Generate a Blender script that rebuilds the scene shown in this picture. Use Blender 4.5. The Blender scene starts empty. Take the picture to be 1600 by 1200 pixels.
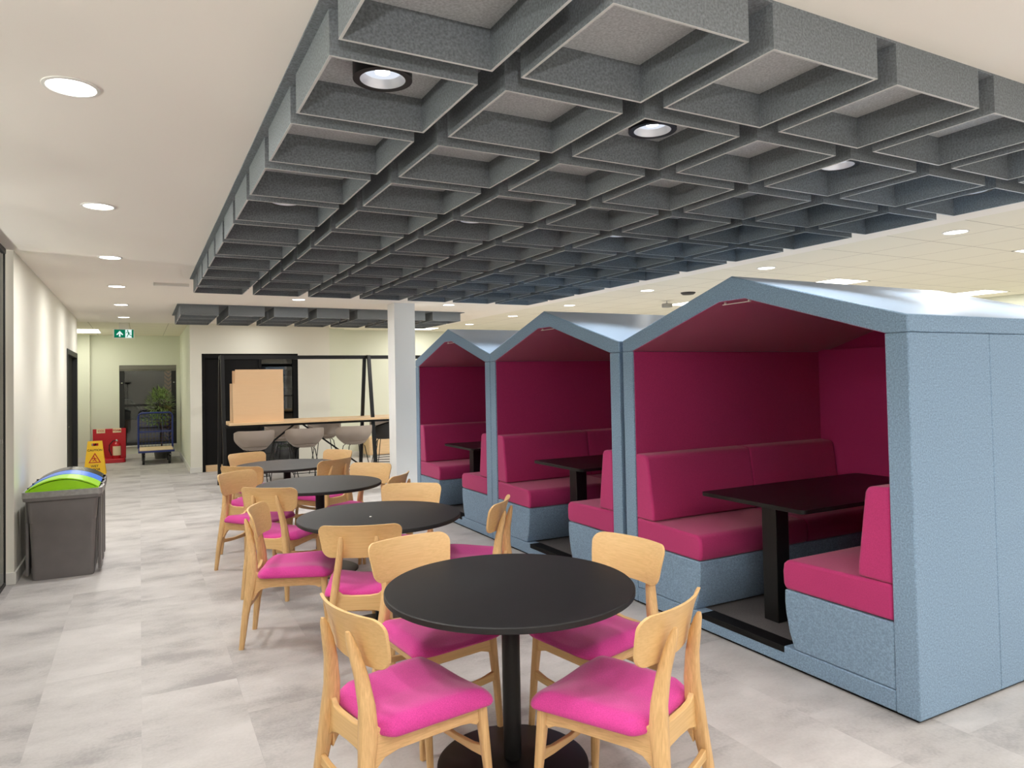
import bpy, bmesh, math, random
from mathutils import Vector, Matrix
random.seed(7)
C = bpy.context.scene.collection
SC = bpy.context.scene

# ------------------------------------------------------------------ camera, world, exposure
YAW, PITCH, ROLL, EYE = 0.4881, 0.0242, -0.0192, 1.6
fw = Vector((math.sin(YAW)*math.cos(PITCH), math.cos(YAW)*math.cos(PITCH), math.sin(PITCH)))
r0 = fw.cross(Vector((0, 0, 1))).normalized(); u0 = r0.cross(fw)
rt = r0*math.cos(ROLL) + u0*math.sin(ROLL); up = rt.cross(fw)
cam_data = bpy.data.cameras.new('camera'); cam = bpy.data.objects.new('camera', cam_data); C.objects.link(cam)
cam.matrix_world = Matrix(((rt.x, up.x, -fw.x, 0), (rt.y, up.y, -fw.y, 0), (rt.z, up.z, -fw.z, EYE), (0, 0, 0, 1)))
cam_data.sensor_width = 36; cam_data.lens = 1096.5/1600*36; cam_data.shift_y = -(600-566.6)/1600
cam_data.clip_start = 0.05; cam_data.clip_end = 100
SC.camera = cam
w = bpy.data.worlds.new('world'); SC.world = w; w.use_nodes = True
w.node_tree.nodes['Background'].inputs[0].default_value = (0.02, 0.025, 0.04, 1)
w.node_tree.nodes['Background'].inputs[1].default_value = 0.3
vs = SC.view_settings
vs.view_transform = 'Standard'; vs.look = 'None'; vs.exposure = 0.15; vs.gamma = 1; vs.use_curve_mapping = False
SC.cycles.use_denoising = True
SC.cycles.max_bounces = 10; SC.cycles.diffuse_bounces = 6; SC.cycles.caustics_reflective = False; SC.cycles.caustics_refractive = False
SC.cycles.sample_clamp_indirect = 4
LAMP = 0.62          # one knob for every lamp
CEIL = 2.753

# ------------------------------------------------------------------ materials
def lin(c):
    return tuple(((x/255)/12.92 if x/255 <= .04045 else ((x/255+.055)/1.055)**2.4) for x in c) + (1,)
def mat(name, col, rough=.6, metal=0, noise=0, scale=60, stretch=(1, 1, 1), bump=0, spec=.5, sheen=0, col2=None, detail=4):
    m = bpy.data.materials.new(name); m.use_nodes = True; nt = m.node_tree; b = nt.nodes['Principled BSDF']
    b.inputs['Base Color'].default_value = lin(col); b.inputs['Roughness'].default_value = rough
    b.inputs['Metallic'].default_value = metal; b.inputs['Specular IOR Level'].default_value = spec
    if sheen: b.inputs['Sheen Weight'].default_value = sheen
    if noise or bump or col2:
        tc = nt.nodes.new('ShaderNodeTexCoord'); mp = nt.nodes.new('ShaderNodeMapping'); mp.inputs['Scale'].default_value = stretch
        nz = nt.nodes.new('ShaderNodeTexNoise'); nz.inputs['Scale'].default_value = scale; nz.inputs['Detail'].default_value = detail
        nt.links.new(tc.outputs['Object'], mp.inputs[0]); nt.links.new(mp.outputs[0], nz.inputs['Vector'])
        if noise or col2:
            rp = nt.nodes.new('ShaderNodeValToRGB'); a = lin(col)
            rp.color_ramp.elements[0].position = .3; rp.color_ramp.elements[1].position = .7
            rp.color_ramp.elements[0].color = tuple(x*(1-noise) for x in a[:3])+(1,)
            rp.color_ramp.elements[1].color = lin(col2) if col2 else tuple(min(1, x*(1+noise)) for x in a[:3])+(1,)
            nt.links.new(nz.outputs[0], rp.inputs[0]); nt.links.new(rp.outputs[0], b.inputs['Base Color'])
        if bump:
            bp = nt.nodes.new('ShaderNodeBump'); bp.inputs['Strength'].default_value = bump; bp.inputs['Distance'].default_value = .002
            nt.links.new(nz.outputs[0], bp.inputs['Height']); nt.links.new(bp.outputs[0], b.inputs['Normal'])
    return m
def emit(name, col, strength):
    m = bpy.data.materials.new(name); m.use_nodes = True; nt = m.node_tree; nt.nodes.clear()
    e = nt.nodes.new('ShaderNodeEmission'); o = nt.nodes.new('ShaderNodeOutputMaterial')
    e.inputs[0].default_value = lin(col); e.inputs[1].default_value = strength
    nt.links.new(e.outputs[0], o.inputs[0]); return m
def glass(name, tint=(240, 248, 244), refl=.1):
    m = bpy.data.materials.new(name); m.use_nodes = True; nt = m.node_tree; nt.nodes.clear()
    t = nt.nodes.new('ShaderNodeBsdfTransparent'); g = nt.nodes.new('ShaderNodeBsdfGlossy'); x = nt.nodes.new('ShaderNodeMixShader')
    fr = nt.nodes.new('ShaderNodeFresnel'); fr.inputs[0].default_value = 1.5
    o = nt.nodes.new('ShaderNodeOutputMaterial'); t.inputs[0].default_value = lin(tint); g.inputs['Roughness'].default_value = .02
    ad = nt.nodes.new('ShaderNodeMath'); ad.operation = 'ADD'; ad.inputs[1].default_value = refl; ad.use_clamp = True
    nt.links.new(fr.outputs[0], ad.inputs[0]); nt.links.new(ad.outputs[0], x.inputs[0])
    nt.links.new(t.outputs[0], x.inputs[1]); nt.links.new(g.outputs[0], x.inputs[2]); nt.links.new(x.outputs[0], o.inputs[0]); return m

def floor_mat():
    m = bpy.data.materials.new('vinyl_stone_floor'); m.use_nodes = True; nt = m.node_tree; b = nt.nodes['Principled BSDF']; L = nt.links.new
    tc = nt.nodes.new('ShaderNodeTexCoord')
    mp0 = nt.nodes.new('ShaderNodeMapping'); mp0.inputs['Rotation'].default_value = (0, 0, math.pi/2); L(tc.outputs['Object'], mp0.inputs[0])
    br = nt.nodes.new('ShaderNodeTexBrick'); L(mp0.outputs[0], br.inputs['Vector'])
    br.inputs['Scale'].default_value = 1; br.inputs['Brick Width'].default_value = .92; br.inputs['Row Height'].default_value = .46
    br.inputs['Mortar Size'].default_value = .0014; br.inputs['Mortar Smooth'].default_value = .3; br.inputs['Bias'].default_value = 0
    br.inputs['Color1'].default_value = (.40, .40, .40, 1); br.inputs['Color2'].default_value = (.60, .60, .60, 1); br.inputs['Mortar'].default_value = (.44, .44, .44, 1)
    mp = nt.nodes.new('ShaderNodeMapping'); mp.inputs['Scale'].default_value = (1.2, 2.1, 1); L(tc.outputs['Object'], mp.inputs[0])
    n1 = nt.nodes.new('ShaderNodeTexNoise'); n1.inputs['Scale'].default_value = 1.5; n1.inputs['Detail'].default_value = 6; n1.inputs['Roughness'].default_value = .6
    n1.noise_dimensions = '4D'; L(mp.outputs[0], n1.inputs['Vector']); 
    wv = nt.nodes.new('ShaderNodeMath'); wv.operation = 'MULTIPLY'; wv.inputs[1].default_value = 5
    L(br.outputs['Color'], wv.inputs[0]); L(wv.outputs[0], n1.inputs['W'])
    n2 = nt.nodes.new('ShaderNodeTexNoise'); n2.inputs['Scale'].default_value = 70; n2.inputs['Detail'].default_value = 3; L(tc.outputs['Object'], n2.inputs['Vector'])
    def mth(op, a, bb):
        k = nt.nodes.new('ShaderNodeMath'); k.operation = op
        for i, q in enumerate((a, bb)):
            if isinstance(q, (int, float)): k.inputs[i].default_value = q
            else: L(q, k.inputs[i])
        return k.outputs[0]
    s = mth('ADD', mth('MULTIPLY', n1.outputs[0], .85), mth('MULTIPLY', n2.outputs[0], .15))
    s = mth('ADD', s, mth('MULTIPLY', mth('SUBTRACT', br.outputs['Color'], .5), .25))
    rp = nt.nodes.new('ShaderNodeValToRGB'); L(s, rp.inputs[0])
    rp.color_ramp.elements[0].position = .36; rp.color_ramp.elements[0].color = lin((154, 150, 149))
    rp.color_ramp.elements[1].position = .63; rp.color_ramp.elements[1].color = lin((197, 193, 191))
    e = rp.color_ramp.elements.new(.48); e.color = lin((181, 177, 175))
    L(rp.outputs[0], b.inputs['Base Color']); b.inputs['Roughness'].default_value = .5; b.inputs['Specular IOR Level'].default_value = .35
    return m
def tile_ceiling_mat():
    m = bpy.data.materials.new('suspended_tile_ceiling'); m.use_nodes = True; nt = m.node_tree; b = nt.nodes['Principled BSDF']; L = nt.links.new
    tc = nt.nodes.new('ShaderNodeTexCoord'); sp = nt.nodes.new('ShaderNodeSeparateXYZ'); L(tc.outputs['Object'], sp.inputs[0])
    def line(o, off):
        a = nt.nodes.new('ShaderNodeMath'); a.operation = 'ADD'; a.inputs[1].default_value = off; L(o, a.inputs[0])
        k = nt.nodes.new('ShaderNodeMath'); k.operation = 'PINGPONG'; k.inputs[1].default_value = .318; L(a.outputs[0], k.inputs[0])
        c = nt.nodes.new('ShaderNodeMath'); c.operation = 'LESS_THAN'; c.inputs[1].default_value = .004; L(k.outputs[0], c.inputs[0]); return c.outputs[0]
    mx = nt.nodes.new('ShaderNodeMath'); mx.operation = 'MAXIMUM'
    L(line(sp.outputs['X'], -6.2+63.6), mx.inputs[0]); L(line(sp.outputs['Y'], -3.08+63.6), mx.inputs[1])
    mix = nt.nodes.new('ShaderNodeMix'); mix.data_type = 'RGBA'; L(mx.outputs[0], mix.inputs[0])
    mix.inputs[6].default_value = lin((236, 231, 214)); mix.inputs[7].default_value = lin((176, 168, 150)); L(mix.outputs[2], b.inputs['Base Color'])
    b.inputs['Roughness'].default_value = .9
    return m
def herringbone_mat():
    m = bpy.data.materials.new('herringbone_timber'); m.use_nodes = True; nt = m.node_tree; b = nt.nodes['Principled BSDF']; L = nt.links.new
    tc = nt.nodes.new('ShaderNodeTexCoord'); sp = nt.nodes.new('ShaderNodeSeparateXYZ'); L(tc.outputs['Object'], sp.inputs[0])
    a = nt.nodes.new('ShaderNodeMath'); a.operation = 'PINGPONG'; a.inputs[1].default_value = .16; L(sp.outputs['X'], a.inputs[0])
    s = nt.nodes.new('ShaderNodeMath'); s.operation = 'SUBTRACT'; L(sp.outputs['Z'], s.inputs[0]); L(a.outputs[0], s.inputs[1])
    k = nt.nodes.new('ShaderNodeMath'); k.operation = 'PINGPONG'; k.inputs[1].default_value = .05; L(s.outputs[0], k.inputs[0])
    c = nt.nodes.new('ShaderNodeMath'); c.operation = 'LESS_THAN'; c.inputs[1].default_value = .018; L(k.outputs[0], c.inputs[0])
    mix = nt.nodes.new('ShaderNodeMix'); mix.data_type = 'RGBA'; L(c.outputs[0], mix.inputs[0])
    mix.inputs[6].default_value = lin((190, 135, 75)); mix.inputs[7].default_value = lin((70, 45, 25)); L(mix.outputs[2], b.inputs['Base Color'])
    return m

M = dict(
    plaster=mat('ceiling_plaster', (246, 240, 231), .9), wall=mat('warm_white_paint', (228, 226, 214), .85), skirt=mat('white_gloss_trim', (225, 224, 218), .4),
    wallyel=mat('cream_paint', (222, 225, 209), .85),
    floor=floor_mat(), tiles=tile_ceiling_mat(), column=mat('column_paint', (238, 240, 240), .8),
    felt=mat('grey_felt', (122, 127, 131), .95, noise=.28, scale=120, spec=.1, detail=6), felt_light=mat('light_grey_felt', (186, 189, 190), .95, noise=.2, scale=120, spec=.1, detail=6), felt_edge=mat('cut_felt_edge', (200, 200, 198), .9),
    roofblue_lit=mat('blue_felt_roof_lit', (150, 175, 202), .5, noise=.05, scale=170, spec=.5, sheen=.25),  # same felt as the walls, lightened to paint in the overhead light
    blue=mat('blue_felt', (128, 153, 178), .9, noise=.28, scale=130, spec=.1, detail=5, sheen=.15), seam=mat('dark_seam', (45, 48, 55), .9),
    pink=mat('raspberry_fabric', (172, 50, 106), .85, noise=.12, scale=220, spec=.1, sheen=.2),
    seatpink=mat('magenta_fabric', (196, 64, 142), .85, noise=.14, scale=260, spec=.1, sheen=.2, bump=.15),
    black=mat('black_laminate', (27, 26, 28), .5, noise=.12, scale=14, spec=.35), blackmetal=mat('black_powder_coat', (17, 17, 18), .38, spec=.35), blackmatt=mat('matt_black', (9, 8, 9), .6, spec=.2),
    wood=mat('pale_ash', (214, 172, 118), .45, col2=(226, 187, 134), noise=.12, scale=6, stretch=(30, 30, .8)),
    woodh=mat('pale_ash_veneer', (219, 179, 122), .42, col2=(225, 187, 132), noise=.06, scale=5, stretch=(30, .9, 30)),
    woodx=mat('pale_ash_rail', (214, 172, 118), .45, col2=(226, 187, 134), noise=.12, scale=6, stretch=(.8, 30, 30)),
    top=mat('oak_worktop', (222, 190, 148), .5, noise=.08, scale=5, stretch=(1, 14, 14)),
    carpet=mat('dark_carpet', (92, 88, 88), .95, noise=.3, scale=200), chrome=mat('chrome', (200, 200, 200), .2, 1),
    taupe=mat('taupe_plastic', (150, 138, 128), .5), darkplastic=mat('charcoal_plastic', (45, 43, 42), .5), grey=mat('grey_bin_plastic', (110, 106, 105), .5, noise=.06, scale=9),
    lime=mat('lime_plastic', (152, 214, 20), .3), bluep=mat('blue_plastic', (50, 120, 232), .3), blackp=mat('black_plastic', (18, 20, 26), .25),
    liner=mat('translucent_liner', (150, 149, 147), .3, noise=.15, scale=30), card=mat('cardboard', (222, 186, 146), .85, noise=.015, scale=6, stretch=(1, 1, 8)),
    cardedge=mat('cardboard_inside', (190, 150, 108), .9), tape=mat('tape', (205, 172, 132), .35),
    yellow=mat('yellow_plastic', (245, 195, 10), .4), red=mat('red_plastic', (190, 18, 38), .4), redpaint=mat('red_enamel', (185, 20, 30), .3), cream=mat('cream_label', (235, 215, 180), .6),
    redink=mat('red_ink', (190, 40, 25), .6), blackink=mat('black_ink', (35, 28, 10), .6), green=mat('sign_green', (10, 120, 80), .5),
    navy=mat('blue_enamel', (28, 48, 120), .35), deck=mat('birch_deck', (225, 200, 165), .6, noise=.05, scale=8), rubber=mat('rubber', (25, 25, 26), .7),
    leaf=mat('leaf_green', (122, 146, 84), .5, noise=.4, scale=9), leaf2=mat('light_leaf_green', (120, 160, 60), .5, noise=.3, scale=20), bark=mat('bark', (84, 66, 50), .9), pot=mat('grey_pot', (90, 90, 88), .7),
    frame=mat('dark_frame', (22, 24, 24), .5), alu=mat('grey_aluminium', (150, 148, 142), .45, .3), blind=mat('grey_blind', (120, 118, 110), .7),
    glass=glass('window_glass', (200, 208, 204), .03), clear=glass('partition_glass', (236, 238, 236), .02), smoked=glass('door_glass', (190, 195, 195), .06),
    canlens=emit('lamp_reflector_glow', (226, 232, 244), .93), lens=emit('lamp_lens', (255, 252, 246), 9), panel=emit('led_panel_diffuser', (255, 248, 232), 6), strip=emit('bracket_shine', (255, 255, 255), 1),
    signgreen=emit('lit_sign_green', (15, 125, 90), .75), signwhite=emit('lit_sign_white', (225, 245, 240), .95),
    reflector=mat('silver_reflector', (232, 234, 240), .4, .6), whitepl=mat('white_plastic', (230, 228, 222), .4),
    night=mat('night_masonry', (38, 34, 34), .9), brickpink=mat('outside_render', (190, 165, 158), .9, noise=.1, scale=5), herring=herringbone_mat(), car=mat('grey_car_paint', (120, 122, 125), .3, .4),
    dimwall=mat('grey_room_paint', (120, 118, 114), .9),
)

# ------------------------------------------------------------------ mesh helpers
class MB:
    def __init__(s): s.v = []; s.f = []; s.m = []
    def add(s, vs, fs, mi=0):
        o = len(s.v); s.v += [tuple(v) for v in vs]; s.f += [tuple(i+o for i in f) for f in fs]; s.m += [mi]*len(fs); return s
    def box(s, x0, y0, z0, x1, y1, z1, mi=0):
        return s.add([(x0, y0, z0), (x1, y0, z0), (x1, y1, z0), (x0, y1, z0), (x0, y0, z1), (x1, y0, z1), (x1, y1, z1), (x0, y1, z1)],
                     [(0, 3, 2, 1), (4, 5, 6, 7), (0, 1, 5, 4), (1, 2, 6, 5), (2, 3, 7, 6), (3, 0, 4, 7)], mi)
    def prism(s, pts, fa, fb, mi=0):          # pts 2d; fa, fb map (u, v) to 3d at either end
        n = len(pts); A = [fa(*p) for p in pts]; B = [fb(*p) for p in pts]
        return s.add(A+B, [tuple(range(n))[::-1], tuple(range(n, 2*n))] + [(i, (i+1) % n, n+(i+1) % n, n+i) for i in range(n)], mi)
    def loft(s, rings, mi=0, cap=True):
        n = len(rings[0]); vs = [p for r in rings for p in r]; fs = []
        for k in range(len(rings)-1):
            for i in range(n): fs.append((k*n+i, k*n+(i+1) % n, (k+1)*n+(i+1) % n, (k+1)*n+i))
        if cap: fs += [tuple(range(n))[::-1], tuple(range((len(rings)-1)*n, len(rings)*n))]
        return s.add(vs, fs, mi)
    def tube(s, path, r, n=10, mi=0):
        path = [Vector(p) for p in path]; rings = []
        for i, p in enumerate(path):
            t = (path[min(i+1, len(path)-1)] - path[max(i-1, 0)]).normalized()
            a = t.cross(Vector((0, 0, 1)) if abs(t.z) < .95 else Vector((0, 1, 0))).normalized(); b = t.cross(a)
            rr = r[i] if isinstance(r, (list, tuple)) else r
            rings.append([p + (a*math.cos(q) + b*math.sin(q))*rr for q in [2*math.pi*k/n for k in range(n)]])
        return s.loft(rings, mi)
    def bar(s, p, q, hw, mi=0):
        p, q = Vector(p), Vector(q); t = (q-p).normalized(); a = t.cross(Vector((0, 0, 1)) if abs(t.z) < .95 else Vector((0, 1, 0))).normalized(); b = t.cross(a)
        R = lambda c: [c+a*hw+b*hw, c-a*hw+b*hw, c-a*hw-b*hw, c+a*hw-b*hw]
        return s.loft([R(p), R(q)], mi)
    def lathe(s, prof, c=(0, 0, 0), n=48, mi=0, cap=True):
        return s.loft([[(c[0]+r*math.cos(2*math.pi*k/n), c[1]+r*math.sin(2*math.pi*k/n), c[2]+z) for k in range(n)] for r, z in prof], mi, cap)
    def leg(s, st, mi=0):                      # stations (x, y, z, half x, half y): chamfered rectangles
        R = []
        for x, y, z, a, b in st:
            c = .38*min(a, b)
            R.append([(x+a, y-b+c, z), (x+a, y+b-c, z), (x+a-c, y+b, z), (x-a+c, y+b, z), (x-a, y+b-c, z), (x-a, y-b+c, z), (x-a+c, y-b, z), (x+a-c, y-b, z)])
        return s.loft(R, mi)
    def plate(s, outline, fn_top, fn_bot, rings=(1, .97, .9, .7, .45, .2), mi=0):   # closed shell over an outline
        n = len(outline); vs = []; fs = []
        for side, fn in ((0, fn_top), (1, fn_bot)):
            b = len(vs)
            for k in rings:
                for (u, v) in outline: vs.append(fn(u*k, v*k, k))
            vs.append(fn(0, 0, 0)); c = len(vs)-1
            for j in range(len(rings)-1):
                for i in range(n):
                    q = (b+j*n+i, b+j*n+(i+1) % n, b+(j+1)*n+(i+1) % n, b+(j+1)*n+i); fs.append(q if side == 0 else q[::-1])
            j = len(rings)-1
            for i in range(n):
                q = (b+j*n+i, b+j*n+(i+1) % n, c); fs.append(q if side == 0 else q[::-1])
        B = len(rings)*n+1
        for i in range(n): fs.append((i, B+i, B+(i+1) % n, (i+1) % n))
        return s.add(vs, fs, mi)
    def build(s, name, mats, parent=None, bevel=0, seg=2, smooth=40, normals=True):
        me = bpy.data.meshes.new(name)
        me.from_pydata(s.v, [], s.f)
        for m in (mats if isinstance(mats, (list, tuple)) else [mats]): me.materials.append(m)
        for p, mi in zip(me.polygons, s.m): p.material_index = mi
        bm = bmesh.new(); bm.from_mesh(me)
        if normals: bmesh.ops.recalc_face_normals(bm, faces=bm.faces)
        if smooth:
            for f in bm.faces: f.smooth = True
            for e in bm.edges:
                if len(e.link_faces) == 2 and e.calc_face_angle(0) > math.radians(smooth): e.smooth = False
        bm.to_mesh(me); bm.free()
        o = bpy.data.objects.new(name, me); C.objects.link(o)
        if parent: o.parent = parent
        if bevel:
            b = o.modifiers.new('bevel', 'BEVEL'); b.width = bevel; b.segments = seg; b.limit_method = 'ANGLE'; b.angle_limit = math.radians(40)
        return o
def rrect(w, h, r, n=6, bow=0):
    pts = []
    for cx, cy, a0 in ((w/2-r, h/2-r, 0), (-w/2+r, h/2-r, 90), (-w/2+r, -h/2+r, 180), (w/2-r, -h/2+r, 270)):
        for k in range(n+1):
            a = math.radians(a0+90*k/n); pts.append((cx+r*math.cos(a), cy+r*math.sin(a)))
    out = []
    for i, p in enumerate(pts):               # extra points along the straight runs
        q = pts[(i+1) % len(pts)]; out.append(p); d = math.dist(p, q)
        if d > .06:
            m = max(2, int(d/.04))
            out += [(p[0]+(q[0]-p[0])*k/m, p[1]+(q[1]-p[1])*k/m) for k in range(1, m)]
    return out
def tag(o, label, cat, group=None, kind=None):
    o['label'] = label; o['category'] = cat
    if group: o['group'] = group
    if kind: o['kind'] = kind
    return o
def empty(name, loc, label, cat, group=None, rz=0):
    o = bpy.data.objects.new(name, None); C.objects.link(o); o.location = loc; o.rotation_euler = (0, 0, rz); o.empty_display_size = .1
    return tag(o, label, cat, group)
def struct(o): o['kind'] = 'structure'; return o
def kids(o): return [c for c in bpy.data.objects if c.parent == o]
def dup(root, loc, rz=0, label=None):
    def cp(o, par):
        c = o.copy(); C.objects.link(c)
        if par: c.parent = par
        for k in kids(o): cp(k, c)
        return c
    r = cp(root, None); r.location = loc; r.rotation_euler = (0, 0, rz)
    if label: r['label'] = label
    return r
def text(body, name, m, parent, loc, size, rot=(math.pi/2, 0, 0)):
    t = bpy.data.curves.new(name, 'FONT'); t.body = body; t.size = size; t.align_x = 'CENTER'; t.align_y = 'CENTER'; t.extrude = .0008; t.offset = size*.018
    k = bpy.data.objects.new(name, t); C.objects.link(k)
    me = bpy.data.meshes.new_from_object(k.evaluated_get(bpy.context.evaluated_depsgraph_get())); bpy.data.objects.remove(k)
    me.materials.clear(); me.materials.append(m); o = bpy.data.objects.new(name, me); C.objects.link(o); o.parent = parent; o.location = loc; o.rotation_euler = rot; return o
def wallbox(name, b, m): return struct(MB().box(*b).build(name, m, smooth=0))

# ------------------------------------------------------------------ the setting
wallbox('floor', (-6, -5, -.1, 13, 18.2, 0), M['floor'])
wallbox('ceiling', (-6, -5, CEIL, 5.58, 14.3, CEIL+.1), M['plaster'])
wallbox('ceiling.001', (5.58, -5, CEIL, 13, 15.4, CEIL+.1), M['tiles'])
wallbox('ceiling.002', (-2, 14.3, CEIL, 5.58, 18.2, CEIL+.1), M['tiles'])
XL = -.92
b = MB().box(XL-.14, 7.06, 0, XL, 11.85, CEIL).box(XL-.14, 11.85, 2.17, XL, 13.75, CEIL).box(XL-.14, 13.65, 0, XL, 13.75, 2.17)
struct(b.build('wall_left', M['wall'], smooth=0))
wallbox('wall_corridor_left', (-1.45, 13.75, 0, -1.3, 18.1, CEIL), M['wallyel'])
wallbox('wall_corridor_jog', (-1.45, 13.75, 0, XL-.14, 13.85, CEIL), M['wallyel'])
wallbox('wall_corridor_pier', (-1.3, 17.75, 0, -.955, 17.9, CEIL), M['wallyel'])
b = MB().box(-1.45, 17.9, 0, -.40, 18.05, CEIL).box(.745, 17.9, 0, .96, 18.05, CEIL).box(-.40, 17.9, 0, .745, 18.05, .28).box(-.40, 17.9, 2.085, .745, 18.05, CEIL)
struct(b.build('wall_corridor_end', M['wallyel'], smooth=0))
wallbox('wall_corridor_right', (.82, 14.3, 0, .96, 17.9, CEIL), M['wallyel'])
b = MB().box(.82, 14.15, 0, 1.015, 14.3, CEIL).box(1.015, 14.15, 2.19, 2.75, 14.3, CEIL).box(2.75, 14.15, 0, 3.37, 14.3, CEIL).box(3.25, 14.3, 0, 3.37, 15.2, CEIL)
struct(b.build('wall_back', M['wall'], smooth=0))
wallbox('wall_far', (3.25, 15.2, 0, 12, 15.35, CEIL), M['wallyel'])
wallbox('wall_far_pier', (3.37, 14.85, 0, 3.86, 15.2, CEIL), M['wallyel'])
wallbox('wall_right', (11.85, -4.2, 0, 12, 15.35, CEIL), M['wallyel'])
wallbox('wall_rear', (-5, -4.2, 0, 12, -4.05, CEIL), M['wall'])
wallbox('wall_office', (-3.6, -4.2, 0, -3.5, 7.2, CEIL), M['wall'])
wallbox('wall_office_end', (-3.6, 7.06, 0, XL-.14, 7.2, CEIL), M['wall'])
wallbox('column', (3.285, 9.82, 0, 3.60, 10.13, CEIL), M['column'])
def skirting(name, b): return struct(MB().box(*b).build(name, M['skirt'], smooth=0, bevel=.004))
skirting('baseboard_left', (XL, 7.05, 0, XL+.016, 11.8, .10)); skirting('baseboard_left_end', (XL-.15, 7.044, 0, XL+.016, 7.06, .10))
skirting('baseboard_corridor_end', (-.955, 17.884, 0, .82, 17.9, .10)); skirting('baseboard_corridor_pier', (-1.3, 17.735, 0, -.94, 17.75, .10))
skirting('baseboard_corridor_right', (.804, 14.134, 0, .82, 17.88, .10)); skirting('baseboard_back', (.82, 14.134, 0, 1.0, 14.15, .10))
skirting('baseboard_back_right', (2.765, 14.134, 0, 3.386, 14.15, .10)); skirting('baseboard_far', (3.86, 15.184, 0, 11.8, 15.2, .10))
skirting('baseboard_column', (3.273, 9.808, 0, 3.612, 10.142, .10))

# left doorway, its black door set back in the wall
b = MB().box(XL-.13, 11.85, 0, XL+.012, 11.93, 2.17).box(XL-.13, 13.57, 0, XL+.012, 13.66, 2.17).box(XL-.13, 11.93, 2.09, XL+.012, 13.57, 2.17)
struct(b.build('door_1_frame', M['frame'], bevel=.004))
d1 = struct(MB().box(XL-.10, 11.93, .005, XL-.055, 13.57, 2.09).build('door_1', M['blackmatt'], bevel=.003))
MB().tube([(XL-.055, 12.06, 1.03), (XL-.005, 12.06, 1.03), (XL-.005, 12.18, 1.03)], .010).build('door_handle', M['chrome'], d1)
# glazed partition of the office on the left
XG = XL-.064
g = struct(MB().box(XG-.005, -3.9, .03, XG+.005, 7.02, CEIL-.04).build('window_1', M['clear'], smooth=0))
b = MB().box(XG-.02, 7.02, 0, XG+.012, 7.04, CEIL).box(XG-.012, -3.95, 0, XG+.012, 7.02, .03).box(XG-.02, -3.95, CEIL-.04, XG+.02, 7.02, CEIL)
b.build('window_frame', M['frame'], g, bevel=.003)
b = MB()
for k in range(60): b.box(XG+.0065, 6.9-k*.05, 1.165, XG+.0075, 6.925-k*.05, 1.2)
b.build('manifestation_dots', M['alu'], g, smooth=0)

# corridor window at the end, with the night outside
wn = struct(MB().box(-.34, 17.96, .33, .69, 17.968, 2.0).build('window_2', M['glass'], smooth=0))
b = MB().box(-.40, 17.93, .28, -.30, 17.99, 2.085).box(.645, 17.93, .28, .745, 17.99, 2.085).box(-.30, 17.93, .28, .645, 17.99, .35).box(-.30, 17.93, 1.97, .645, 17.99, 2.085)
b.box(-.30, 17.94, 1.16, .645, 17.985, 1.21)
b.build('window_frame', M['frame'], wn, bevel=.004)
MB().box(-.39, 17.87, 1.985, .735, 17.93, 2.08).box(-.39, 17.885, 1.955, .735, 17.905, 1.985).build('blind_cassette', M['blind'], wn, bevel=.006)
MB().box(-.42, 17.86, .26, .765, 17.93, .285).build('window_sill', M['skirt'], wn, bevel=.004)
MB().lathe([(.0, 0), (.02, 0), (.02, .02), (.0, .02)], n=16).build('window_catch', M['chrome'], wn).location = (-.35, 17.92, 1.68)
MB().lathe([(.0, 0), (.02, 0), (.02, .02), (.0, .02)], n=16).build('window_catch', M['chrome'], wn).location = (.695, 17.92, 1.68)
wallbox('ground', (-6, 18.2, -.15, 7, 27, -.05), M['night'])
wallbox('wall_backdrop', (-6, 26, -.1, 7, 26.2, 6), M['night'])  # dark backdrop wall added outside to stand in for the night
tag(MB().box(-3, 20.0, -.05, 5, 20.2, .78).build('garden_wall', M['brickpink'], bevel=.01), 'low pale pinkish wall outside beyond the corridor window', 'wall')
o = MB().prism([(-1.15, .2), (.75, .2), (.78, .55), (.5, .75), (.1, .85), (-.25, 1.25), (-.9, 1.27), (-1.15, .9)], lambda u, v: (u, 22.0, v), lambda u, v: (u, 23.6, v)).build('parked_car', M['car'], bevel=.06, seg=3)
tag(o, 'dim grey parked car outside the corridor window', 'car')
for yy in (22.15, 23.45):
    for xx in (-.75, .35):
        MB().tube([(xx, yy-.1, .24), (xx, yy+.1, .24)], .29, 20).build('wheel', M['rubber'], o)
tag(MB().box(.55, 19.7, .0, .98, 19.76, 2.6).build('timber_panel', M['herring'], smooth=0), 'herringbone timber panel lit outside, seen at window right', 'panel')
ld = bpy.data.lights.new('yard_lamp', 'POINT'); ld.energy = 14; ld.color = (1, .75, .45); ld.shadow_soft_size = .1
yl = bpy.data.objects.new('yard_lamp', ld); C.objects.link(yl); yl.location = (1.3, 18.9, 2.6)

# black glazed doorway in the back wall and the dark room behind it
b = MB().box(1.015, 14.16, 0, 1.07, 14.29, 2.19).box(2.66, 14.16, 0, 2.75, 14.29, 2.19).box(1.07, 14.16, 2.10, 2.66, 14.29, 2.19).box(1.36, 14.17, 0, 1.42, 14.28, 2.10).box(2.02, 14.17, 0, 2.07, 14.28, 2.10)
fr = struct(b.build('door_2', M['blackmatt'], bevel=.003))
MB().box(1.07, 14.20, .0, 1.36, 14.25, 2.10).build('side_panel', M['blackmatt'], fr, smooth=0)
MB().box(1.07, 14.185, .0, 1.36, 14.2, .12).build('kick_plate', M['top'], fr, smooth=0)
MB().box(1.42, 14.20, .0, 2.02, 14.245, 2.10).build('door_leaf', M['blackmatt'], fr, bevel=.003)
MB().box(2.07, 14.225, .0, 2.66, 14.233, 2.10).build('glass_pane', M['smoked'], fr, smooth=0)
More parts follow.
